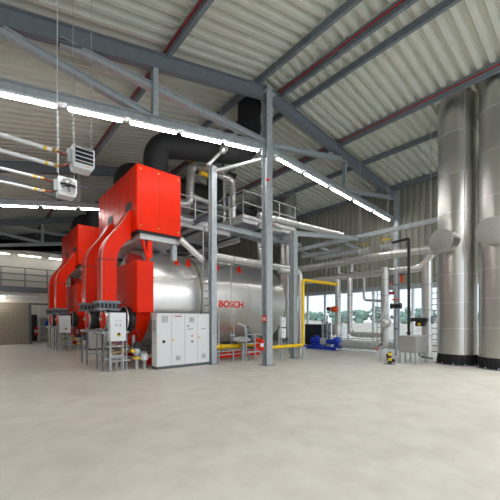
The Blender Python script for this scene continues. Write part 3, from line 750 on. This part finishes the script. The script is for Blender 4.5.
t = thing('red_actuator', 'red actuator with blue end on the straight pipe before the windows', 'valve', tuple(at(334, 309, X=16.1)))
c = at(334, 309, X=16.05)
part('housing', MB().ball(c, .16, .3, .17), M['orange'], t)
part('motor', MB().cyl(c+Vector((0, .25, .02)), c+Vector((0, .45, .02)), .11), M['navy'], t)
part('bracket', MB().box(c.x, c.x+.3, c.y-.08, c.y+.0, c.z-.05, c.z+.05), M['steel'], t)

# gas pipe
G3 = 'yellow gas pipes'
pipe('yellow gas pipe along the red base of the near boiler', [(7.55, 11.0, .62), (10.7, 11.0, .62)], .09, .1, 'yellow', G3, [(0, .1), (0, .42), (0, .47), (0, .8)], 'pipe', 'gas_pipe', 'yellow', .05, .04)
pipe('tall yellow gas riser with a long arm under the pipe rack', [(9.05, 9.5, .62), (9.6, 9.4, .62), (11.3, 9.4, .62), (11.3, 9.4, 3.56), (14.0, 9.4, 3.56)], .075, .12, 'yellow', G3, [(2, .5), (3, .9)], 'pipe', 'gas_pipe', 'yellow', .02)
t = thing('pipe_support', 'small grey stand under the yellow gas riser', 'stand', (11.25, 9.4, 0)); part('post', MB().box(11.2, 11.3, 9.3, 9.38, 0, .55), M['steel'], t); part('shoe', MB().box(11.1, 11.4, 9.28, 9.52, .5, .535), M['steel'], t)

# small fittings along the boiler side
for i, (px, z0, z1) in enumerate(((218.5, 0, 2.0), (231, .7, 4.3), (233.5, .7, 2.0))):
    q = at(px, 300, Y=11.05)
    t = thing('small_riser', 'thin upright pipe before the red lettering, %s from the left' % ('first', 'second', 'third')[i], 'pipe', (q.x, q.y, z0), 'thin risers at the boiler side')
    part('tube', MB().tube([(q.x, q.y, z0), (q.x, q.y, z1)], .018 if i else .05, 0, 10), M['steel_pale'], t)
    part('valve', MB().ball((q.x, q.y, z0+(z1-z0)*.2), .06, .06, .08), M[('steel', 'brass', 'steel_pale')[i]], t)
    part('collar', MB().cyl((q.x, q.y, max(z0, .0)+.35), (q.x, q.y, max(z0, 0)+.42), .08, 14), M['steel'], t)
q = at(243, 340, Y=10.75)
t = thing('blowdown_valve', 'grey round valve with tall arm in front of the yellow gas pipe', 'valve', (q.x, q.y, 0))
part('leg', MB().cyl((q.x, q.y, 0), (q.x, q.y, .75), .08), M['steel'], t)
part('dish', MB().lathe([(.1, 0), (.42, .1), (.42, .16), (.3, .24), (.1, .28)], (q.x-.1, q.y, .75), (0, 0, 1), 28), M['steel_pale'], t)
part('stem', MB().cyl((q.x+.15, q.y, 1.0), (q.x+.15, q.y, 1.45), .07), M['steel'], t)
part('arm', MB().tube([(q.x+.22, q.y, 1.42), (q.x-.3, q.y+.05, 1.62)], .05), M['steel_pale'], t)
part('knob', MB().ball((q.x+.22, q.y, 1.42), .1, .1, .06), M['dark'], t)
t = thing('barrier_frame', 'small grey tube frame beside the fire extinguisher', 'frame', (9.2, 10.3, 0))
for x in (8.7, 9.2, 9.7):
    part('upright', MB().tube([(x, 10.3, 0), (x, 10.3, 1.15)], .03, 0, 8), M['steel'], t)
for z in (1.13, .75, .4):
    part('rail', MB().tube([(8.7, 10.3, z), (9.7, 10.3, z)], .022, 0, 8), M['steel'], t)
part('red_box', MB().box(9.28, 9.55, 10.31, 10.45, .5, .95), M['red'], t)
t = thing('low_guard_rail', 'low pale rail before the red boiler base', 'rail', (8, 10.9, 0))
for x in (7.5, 8.4, 9.3): part('post', MB().box(x-.025, x+.025, 10.78, 10.83, 0, .45), M['steel'], t)
for z in (.3, .44): part('rail', MB().tube([(7.4, 10.8, z), (10.2, 10.8, z)], .022, 0, 8), M['steel_pale'], t)

# fire extinguisher on the central column + sign
def extinguisher(c, label, s=1):
    x, y, z = c
    t = thing('fire_extinguisher', label, 'fire extinguisher', c, 'fire extinguishers')
    part('cylinder', MB().lathe([(.07*s, 0), (.085*s, .02*s), (.085*s, .36*s), (.05*s, .43*s), (.03*s, .46*s)], c, (0, 0, 1), 24), M['red'], t)
    part('valve_head', MB().box(x-.04*s, x+.04*s, y-.03*s, y+.03*s, z+.46*s, z+.51*s), M['dark'], t)
    part('handle', MB().box(x-.12*s, x+.03*s, y-.015*s, y+.015*s, z+.52*s, z+.55*s), M['dark'], t)
    part('hose', MB().tube([(x-.04*s, y-.03*s, z+.48*s), (x-.16*s, y-.04*s, z+.45*s), (x-.15*s, y-.05*s, z+.1*s)], .016*s, .06, 8), M['rubber'], t)
    part('label_plate', MB().lathe([(.0865*s, .15*s), (.0865*s, .28*s)], c, (0, 0, 1), 24, cap=False), M['white'], t)
    return t
e = extinguisher((8.36, 8.98, .58), 'red fire extinguisher hanging on the tall central column')
part('bracket', MB().box(8.36, 8.62, 8.95, 9.0, .85, .9), M['steel'], e)
t = thing('fire_sign', 'small red and white fire extinguisher sign on the central column', 'sign', (8.48, 8.97, 1.7))
part('plate', MB().box(8.476, 8.488, 8.84, 9.1, 1.68, 1.92), M['red'], t)
part('symbol', MB().box(8.47, 8.476, 9.0, 9.04, 1.72, 1.87), M['white'], t)
part('symbol', MB().prism([(8.88, 1.72), (8.94, 1.72), (8.96, 1.8), (8.92, 1.88), (8.87, 1.8)], 'x', 8.47, 8.476), M['white'], t)
single('alarm_button', MB().lathe([(.06, 0), (.06, .03), (.03, .05)], (8.5, 8.79, 7.1), (0, -1, 0), 16), M['red'], 'small red round alarm beacon high on the central column', 'alarm')

# electric boxes on a pole right of the column
x, y = 10.05, 9.45
t = thing('junction_box', 'two small white boxes on a thin post between central and shorter column', 'electrical box', (x, y, 0))
part('post', MB().box(x-.03, x+.03, y+.09, y+.15, 0, 1.9), M['steel'], t)
part('post', MB().box(x-.16, x-.11, y+.09, y+.14, 0, 1.4), M['steel'], t)
for z in (1.45, .98):
    b = part('box', MB().box(x-.12, x+.12, y-.06, y+.09, z, z+.42), M['white'], t, bevel=.015)
    part('lock', MB().cyl((x-.05, y-.06, z+.25), (x-.05, y-.075, z+.25), .025, 10), M['plinth'], b)

# blue pump skid
X = 15.9
y1 = at(306, 347, X=X).y-.1; y0 = at(341, 350, X=X).y+.1
t = thing('pump_skid', 'bright blue pump and motor on a blue base frame before the windows', 'pump', (X, (y0+y1)/2, 0))
part('base_frame', MB().beam((X-.3, y0, .1), (X-.3, y1, .1), .16, .1, kind='U').box(X-.3, X+.3, y0, y1, .16, .19), M['blue'], t)
part('base_frame', MB().beam((X+.3, y0, .09), (X+.3, y1, .09), .14, .1, kind='U'), M['blue'], t)
mo = part('motor', MB().lathe([(.15, 0), (.2, .04), (.2, .62), (.16, .7)], (X, at(321, 340, X=X).y, .48), (0, 1, 0), 24), M['blue'], t)
ym = at(321, 340, X=X).y
for k in range(7): part('cooling_fin', MB().lathe([(.2, 0), (.225, 0), (.225, .02), (.2, .02)], (X, ym+.08+.08*k, .48), (0, 1, 0), 24, cap=False), M['blue'], mo)
part('terminal_box', MB().box(X-.12, X+.12, ym+.2, ym+.42, .66, .8), M['blue'], mo, bevel=.02)
part('motor_foot', MB().box(X-.2, X+.2, ym+.1, ym+.55, .19, .32), M['blue'], t)
part('coupling_guard', MB().box(X-.16, X+.16, ym-.42, ym-.03, .3, .66), M['steel_pale'], t, bevel=.03)
yp2 = at(338, 344, X=X).y
part('volute', MB().lathe([(.16, 0), (.27, .06), (.29, .2), (.22, .3)], (X, yp2-.12, .5), (0, 1, 0), 28), M['blue'], t)
part('bearing_housing', MB().lathe([(.12, 0), (.16, .1), (.13, .6)], (X, yp2+.2, .48), (0, 1, 0), 20), M['blue'], t)
part('pump_foot', MB().box(X-.22, X+.22, yp2-.1, yp2+.15, .19, .3), M['blue'], t)
for i, px in enumerate((322.5, 327, 330)):
    q = at(px, 340, X=16.5)
    pipe('slim upright grey pipe above the blue pump, %s from the left' % ('first', 'second', 'third')[i], [(16.5, q.y, 0), (16.5, q.y, 1.75-.1*i)], .06, 0, 'steel', 'slim pipes at the pump', [(0, .3), (0, .6), (0, .95)], 'pipe', 'slim_pipe', 'plinth', .03, .06)
q = at(313, 336, X=17.6)
t = thing('storage_tank', 'dark navy rectangular tank below the windows behind the blue pump', 'tank', (17.6, q.y, 0))
part('body', MB().box(17.6, 18.4, q.y-.75, q.y+.72, .05, 1.42), M['navy'], t, bevel=.03)
part('lid', MB().box(17.58, 18.42, q.y-.77, q.y+.74, 1.42, 1.46), M['navy'], t)
part('foot', MB().box(17.7, 18.3, q.y-.6, q.y+.6, 0, .05), M['plinth'], t)

# pale collecting box on legs with black riser
t = thing('collecting_box', 'grey sheet metal box on legs before the stacks, black pipe rising from it', 'box', (13.6, 5.5, 0))
part('body', MB().box(13.1, 14.2, 5.22, 5.9, .45, 1.09), M['boxgrey'], t, bevel=.01)
part('lid', MB().box(13.07, 14.23, 5.19, 5.93, 1.09, 1.115), M['grille'], t)
for x in (13.14, 13.65, 14.16):
    for y in (5.26, 5.86):
        part('leg', MB().box(x-.025, x+.025, y-.025, y+.025, 0, .45), M['steel'], t)
        part('foot_plate', MB().box(x-.06, x+.06, y-.06, y+.06, 0, .012), M['steel'], t)
part('drain', MB().tube([(13.9, 5.4, .45), (13.9, 5.4, .25), (13.9, 4.9, .2)], .04, .08, 10), M['plinth'], t)
qx, qy = 13.55, 5.68
pipe('black riser pipe from the grey box on legs up to the pipe rack', [(qx, qy, 1.115), (qx, qy, 5.1), (qx+.2, qy+.75, 5.1)], .055, .08, 'black', None, [(0, .02)], 'pipe', 'black_riser', 'dark', .04)
# bollard
q = (12.5, 5.97)
t = thing('bollard', 'short yellow and black striped post on the floor left of the grey box', 'bollard', (q[0], q[1], 0))
part('base_plate', MB().box(q[0]-.16, q[0]+.16, q[1]-.16, q[1]+.16, 0, .02), M['plinth'], t)
for k, (a, b, mm) in enumerate(((.02, .14, 'dark'), (.14, .25, 'yellow'), (.25, .34, 'dark'), (.34, .46, 'yellow'))):
    part('band', MB().cyl((q[0], q[1], a), (q[0], q[1], b), .07, 20), M[mm], t, label=('black band' if mm == 'dark' else 'yellow band'))
part('cap', MB().lathe([(.07, 0), (.05, .03)], (q[0], q[1], .46), (0, 0, 1), 20), M['dark'], t)
q = (13.0, 6.6)
t = thing('tap_stand', 'small red tap on a thin bent pipe behind the striped bollard', 'tap', (q[0], q[1], 0))
part('pipe', MB().tube([(q[0], q[1], 0), (q[0], q[1], .5), (q[0]+.1, q[1]+.15, .62)], .022, .1, 8), M['steel'], t)
part('lever', MB().tube([(q[0]+.1, q[1]+.2, .6), (q[0]-.06, q[1]-.1, .75)], .02, 0, 8), M['dark'], t)
part('wheel', MB().cyl((q[0], q[1]+.1, .52), (q[0]-.04, q[1]+.1, .52), .04), M['red'], t)
single('hose_coupling', MB().tube([(13.05, 6.05, .1), (13.05, 6.2, .07), (13.25, 6.4, .09), (13.3, 6.45, .3)], .06, .1, 12), M['dark'], 'dark hose end lying on the floor at the legs of the grey box', 'hose')

# ladders
def ladder(p, ax, w, z0, z1, label, n):
    p = Vector(p); ax = Vector(ax).normalized()
    t = thing('fixed_ladder', label, 'ladder', (p.x, p.y, z0), 'fixed ladders')
    for s in (0, w): part('stile', MB().tube([p+ax*s+Vector((0, 0, z0)), p+ax*s+Vector((0, 0, z1))], .026, 0, 8), M['steel_pale'], t)
    for k in range(n):
        z = z0+.25+k*(z1-z0-.3)/n
        part('rung', MB().cyl(p+ax*0+Vector((0, 0, z)), p+ax*w+Vector((0, 0, z)), .018, 8), M['plinth'], t)
    return t
ladder((7.1, 11.12, 0), (1, 0, 0), .36, 0, 5.7, 'upright ladder between the grey cabinets and the slim column', 18)
q = at(438, 330, X=16.6)
ladder((16.6, q.y, 0), (0, 1, 0), .42, 0, 4.2, 'upright ladder beside the left big stack', 14)
q = at(381, 300, X=17.0)
ladder((17.0, q.y, 0), (0, 1, 0), .22, 0, 3.6, 'narrow ladder in front of the window near the big silver pipe', 9)

# ================================================================== platforms on the boiler
def platform(x0, x1, y0, y1, z, label, sides, gap=1.2, hgt=1.1):
    t = thing('access_platform', label, 'platform', ((x0+x1)/2, y0, z), 'steel platforms above the near boiler')
    part('deck', MB().box(x0, x1, y0, y1, z-.05, z), M['steel_pale'], t)
    for a, b in (((x0, y0), (x1, y0)), ((x0, y0), (x0, y1)), ((x0, y1), (x1, y1)), ((x1, y0), (x1, y1))):
        part('edge_channel', MB().beam((a[0], a[1], z-.12), (b[0], b[1], z-.12), .24, .08, kind='U'), M['steel_pale'], t)
    n = max(1, int((x1-x0)/1.3))
    for k in range(1, n):
        x = x0+(x1-x0)*k/n; part('joist', MB().beam((x, y0, z-.12), (x, y1, z-.12), .14, .07), M['steel_dark'], t)
    for s in sides:
        a, b = {'f': ((x0, y0), (x1, y0)), 'l': ((x0, y1), (x0, y0)), 'b': ((x0, y1), (x1, y1)), 'r': ((x1, y0), (x1, y1))}[s]
        A = Vector((a[0], a[1], z)); B = Vector((b[0], b[1], z)); m = max(1, round((B-A).length/gap))
        r = part('toe_board', MB().beam(A+Vector((0, 0, .07)), B+Vector((0, 0, .07)), .14, .012, kind='R'), M['steel_pale'], t)
        for k in range(m+1):
            p = A.lerp(B, k/m); part('railing_post', MB().tube([p, p+Vector((0, 0, hgt))], .032, 0, 8), M['steel_pale'], r)
        for h in (hgt, hgt*.55): part('rail', MB().tube([A+Vector((0, 0, h)), B+Vector((0, 0, h))], .03, 0, 8), M['steel_pale'], r)
    return t
platform(9.4, 13.0, 11.35, 13.5, 6.5, 'upper steel platform with railing to the right of the slim column', 'lf', 1.1, 1.25)
platform(6.35, 9.25, 12.1, 14.4, 5.95, 'lower steel platform with railing between red housing and slim column', 'lf', 1.0)
single('platform_post', MB().beam((12.7, 11.4, 0), (12.7, 11.4, 6.3), .12, .12), M['steel'], 'grey post under the upper steel platform, behind the shorter column', 'post')
single('support_beam', MB().beam((7.32, 10.9, 5.65), (13.0, 10.9, 5.65), .2, .14), M['steel'], 'grey beam below the upper platform starting at the slim column', 'beam', 'platform beams')
single('support_beam', MB().beam((8.9, 11.0, 5.3), (8.9, 15.4, 5.3), .2, .14), M['steel'], 'grey cross beam over the top of the near boiler', 'beam', 'platform beams')
single('support_beam', MB().beam((7.25, 10.75, 6.05), (7.25, 14.6, 5.75), .16, .12), M['steel_dark'], 'grey beam from the slim column back under the lower platform', 'beam', 'platform beams')
for i, (px, y) in enumerate(((243, 236),)):
    q = at(px, y, Y=11.9)
    single('cable_tray', MB().beam(q, q+Vector((1.4, .2, 0)), .06, .3, .008, .008, kind='U'), M['steel'], 'short cable tray under the upper platform', 'cable tray')
single('safety_valve', MB().lathe([(.1, 0), (.14, .05), (.14, .2), (.08, .25), (.08, .5), (.12, .52), (.03, .66)], (8.55, 12.3, 4.55), (0, 0, 1), 20), M['steel_pale'], 'pale safety valve on the crown of the near boiler', 'valve')
t = thing('vent_cone', 'pale cone on a slanting pipe below the black flue duct', 'vent', (7.3, 10.2, 8.0))
a = at(208, 165, Y=10.2); b = at(221, 152, Y=10.2)
part('pipe', MB().tube([a, b], .06), M['steel_pale'], t)
part('cone', MB().lathe([(.06, 0), (.14, .1), (.14, .3), (.05, .34)], b, (b-a), 18), M['clad'], t)
part('hook', MB().cyl(b, (b.x, b.y, zr(b.x)-.1), .012, 6), M['steel_pale'], t)
single('hanger_rod', MB().cyl((7.4, 11.9, 8.3), (7.4, 11.9, zr(7.4)-.02), .014, 8), M['steel_pale'], 'thin rod hanging from the roof beside the slim column', 'rod', 'hanger rods')

# ================================================================== unit heaters
def heater(X, Y, Z, label, fan):
    t = thing('unit_heater', label, 'heater', (X, Y, Z), 'hanging unit heaters')
    w, h, d = .23, .25, .17
    part('casing', MB().box(X-w, X+w, Y-d, Y+d, Z-h*.62, Z+h), M['white'], t, bevel=.02)
    part('tray', MB().prism([(X-w, Z-h*.62), (X+w, Z-h*.62), (X+w-.06, Z-h*1.02), (X-w+.03, Z-h*1.02)], 'y', Y-d, Y+d), M['cab'], t)
    part('yellow_sticker', MB().box(X+.02, X+.1, Y-d-.004, Y-d, Z-h*.8, Z-h*.74), M['yellow'], t)
    if not fan:
        part('opening', MB().box(X-w+.05, X+w-.04, Y-d-.005, Y-d, Z-h*.55, Z+h*.92), M['dark'], t)
        for k in range(4):
            z = Z-h*.5+k*.095
            part('louvre', MB().prism([(Y-d-.08, z-.01), (Y-d, z+.04), (Y-d, z+.052), (Y-d-.08, z+.002)], 'x', X-w+.05, X+w-.04), M['white'], t)
    else:
        part('fan_mouth', MB().cyl((X, Y-d-.006, Z+.06), (X, Y-d, Z+.03), .185, 32), M['dark'], t)
        f = part('hub', MB().cyl((X, Y-d-.05, Z+.03), (X, Y-d-.006, Z+.03), .045), M['dark'], t)
        for k in range(5):
            a = k*1.2566; e = Vector((math.cos(a), 0, math.sin(a))); n = Vector((-e.z, 0, e.x)); c = Vector((X, Y-d-.03, Z+.03))
            part('blade', MB().add([c+e*.04-n*.02, c+e*.17-n*.06, c+e*.175+n*.01, c+e*.05+n*.01, c+e*.04-n*.02+Vector((0, -.01, 0)), c+e*.17-n*.06+Vector((0, -.02, 0)), c+e*.175+n*.01+Vector((0, -.01, 0)), c+e*.05+n*.02+Vector((0, -.01, 0))],
                 [(0, 1, 2, 3), (7, 6, 5, 4), (0, 4, 5, 1), (1, 5, 6, 2), (2, 6, 7, 3), (3, 7, 4, 0)]), M['boxgrey'], f)
        part('guard_ring', MB().lathe([(.185, 0), (.205, 0), (.205, .03), (.185, .03)], (X, Y-d-.03, Z+.03), (0, 1, 0), 32, cap=False), M['white'], t)
    for dx in (-w+.04, w-.04):
        part('hanger_wire', MB().cyl((X+dx, Y, Z+h), (X+dx, Y, zr(X+dx)-.01), .008, 6), M['steel_pale'], t)
    part('side_valve', MB().box(X-w-.08, X-w, Y-.1, Y+.04, Z-.14, Z+.15), M['steel'], t)
    return t
ha = heater(1.9, 8.1, 5.42, 'hanging white unit heater with louvres, the upper right of the two', False)
hb = heater(1.95, 10.0, 5.38, 'hanging white unit heater showing its fan, lower left of the two', True)
def feed(X1, Y, z, dz, label, joint):
    t = thing('heater_pipe', label, 'pipe', (-5, Y, z), 'white heating pipes to the heaters')
    part('run', MB().tube([(-6, Y, z), (X1, Y, z)], .038, 0, 12), M['white'], t)
    part('yellow_band', MB().lathe([(.0385, 0), (.042, 0), (.042, .06), (.0385, .06)], (X1-.16, Y, z), (1, 0, 0), 12, cap=False), M['yellow'], t)
    part('ball_valve', MB().ball((X1+.05, Y, z), .05), M['brass'], t)
    part('connector', MB().tube([(X1+.08, Y, z), (X1+.3, Y, z+dz)], .024, .1, 10), M['copper'], t)
    return t
feed(1.3, 8.1, 5.46, -.02, 'topmost white heating pipe with yellow band at the louvred heater', 0)
feed(1.33, 8.1, 5.14, .1, 'second white heating pipe from the top, at the louvred heater', 0)
feed(1.34, 10.0, 5.50, -.02, 'third white heating pipe from the top, at the fan heater', 0)
feed(1.36, 10.0, 5.17, .06, 'lowest white heating pipe, at the fan heater', 0)
for i, (x, y) in enumerate(((1.4, 8.1), (-2.0, 10.0))):
    single('hanger_rod', MB().cyl((x, y, 5.0), (x, y, zr(x)-.02), .009, 8), M['white'], 'white rod holding the pipes of the %s heater' % ('louvred', 'fan')[i], 'rod', 'hanger rods')

# ================================================================== mezzanine
t = thing('mezzanine_railing', 'long grey railing along the mezzanine edge at the far left', 'railing', (0, MY-.2, 4.12))
for x in [-8+1.35*k for k in range(11)]:
    part('post', MB().box(x-.03, x+.03, MY-.23, MY-.17, 4.12, 5.45), M['steel_dark'], t)
for z in (5.45, 5.0, 4.55):
    part('rail', MB().tube([(-8, MY-.2, z), (6, MY-.2, z)], .03, 0, 8), M['steel_dark'], t)
single('ceiling_pipe', MB().tube([(-8, MY-.3, 3.45), (3.6, MY-.3, 3.45)], .1), M['white'], 'white pipe under the mezzanine edge above the roller shutter', 'pipe')
t = thing('storage_rack', 'pale storage rack with small items seen through the far doorway', 'shelf', (4.4, 31.3, 0))
for x in (4.1, 5.3): part('upright', MB().box(x-.04, x+.04, 31.2, 31.28, 0, 2.8), M['white'], t)
for z in (.35, 1.2, 1.95, 2.6): part('shelf', MB().box(4.1, 5.3, 31.2, 31.7, z, z+.05), M['white'], t)
single('storage_bin', MB().box(4.55, 4.85, 31.22, 31.6, 1.25, 1.7), M['blue'], 'blue bin on the storage rack beyond the far doorway', 'bin', bevel=.02)
single('storage_box', MB().box(4.95, 5.2, 31.22, 31.6, .4, .85), M['cab'], 'pale box on the lowest shelf of the rack beyond the doorway', 'box', bevel=.02)
extinguisher((3.78, 30.2, .55), 'red fire extinguisher beyond the far doorway at the left', 1.5)
single('wall_hook', MB().box(3.72, 3.84, 30.28, 32.5, .9, .94), M['plinth'], 'dark bracket holding the extinguisher beyond the doorway', 'bracket')
single('tool_locker', MB().box(3.55, 4.05, 31.9, 32.45, 0, 2.2), M['dark'], 'dark locker in the shadow beyond the far doorway', 'locker', bevel=.02)

# ================================================================== outside
g = struct('ground_outside', MB().box(WX+.2, 260, -160, 220, -.6, -.3), M['ground'])
bank = MB()
for k in range(1):
    vs = []; n = 40
    for i in range(n+1):
        y = -120+i*7.5; h = 1.0+.5*math.sin(i*.8)+.3*math.sin(i*2.1)
        vs += [(52, y, -.35), (62, y, h), (80, y, h+.2), (95, y, -.35)]
    fs = []
    for i in range(n):
        for j in range(3): fs.append((i*4+j, i*4+j+1, i*4+j+5, i*4+j+4))
    bank.add(vs, fs)
o = struct('ground_bank', bank, M['ground'], smooth=60)
def tree(x, y, h, w, label):
    t = thing('tree', label, 'tree', (x, y, -.3), 'trees beyond the windows')
    part('trunk', MB().lathe([(.3, 0), (.22, h*.35), (.12, h*.7)], (x, y, -.3), (0, 0, 1), 8), M['bark'], t)
    cr = MB()
    for k in range(16):
        a = random.uniform(0, 6.28); rr = random.uniform(0, w*.8); z = random.uniform(.2, .82)*h
        s = w*random.uniform(.22, .42)*(1.1-.5*z/h)
        cr.ball((x+math.cos(a)*rr, y+math.sin(a)*rr, z), s, s, s*.85, 10, 7)
    o = part('crown', cr, M['leaf'], t, smooth=80)
    d = o.modifiers.new('rough', 'DISPLACE'); tx = bpy.data.textures.new('leafy', 'CLOUDS'); tx.noise_scale = .9; d.texture = tx; d.strength = .9; d.mid_level = .5
    return t
for i in range(22):
    y = 94-i*3.6+random.uniform(-1, 1)
    tree(112+random.uniform(-6, 8), y, random.uniform(5.2, 7.6), random.uniform(3.0, 4.4), 'hazy green tree in the row beyond the gravel bank outside the windows')
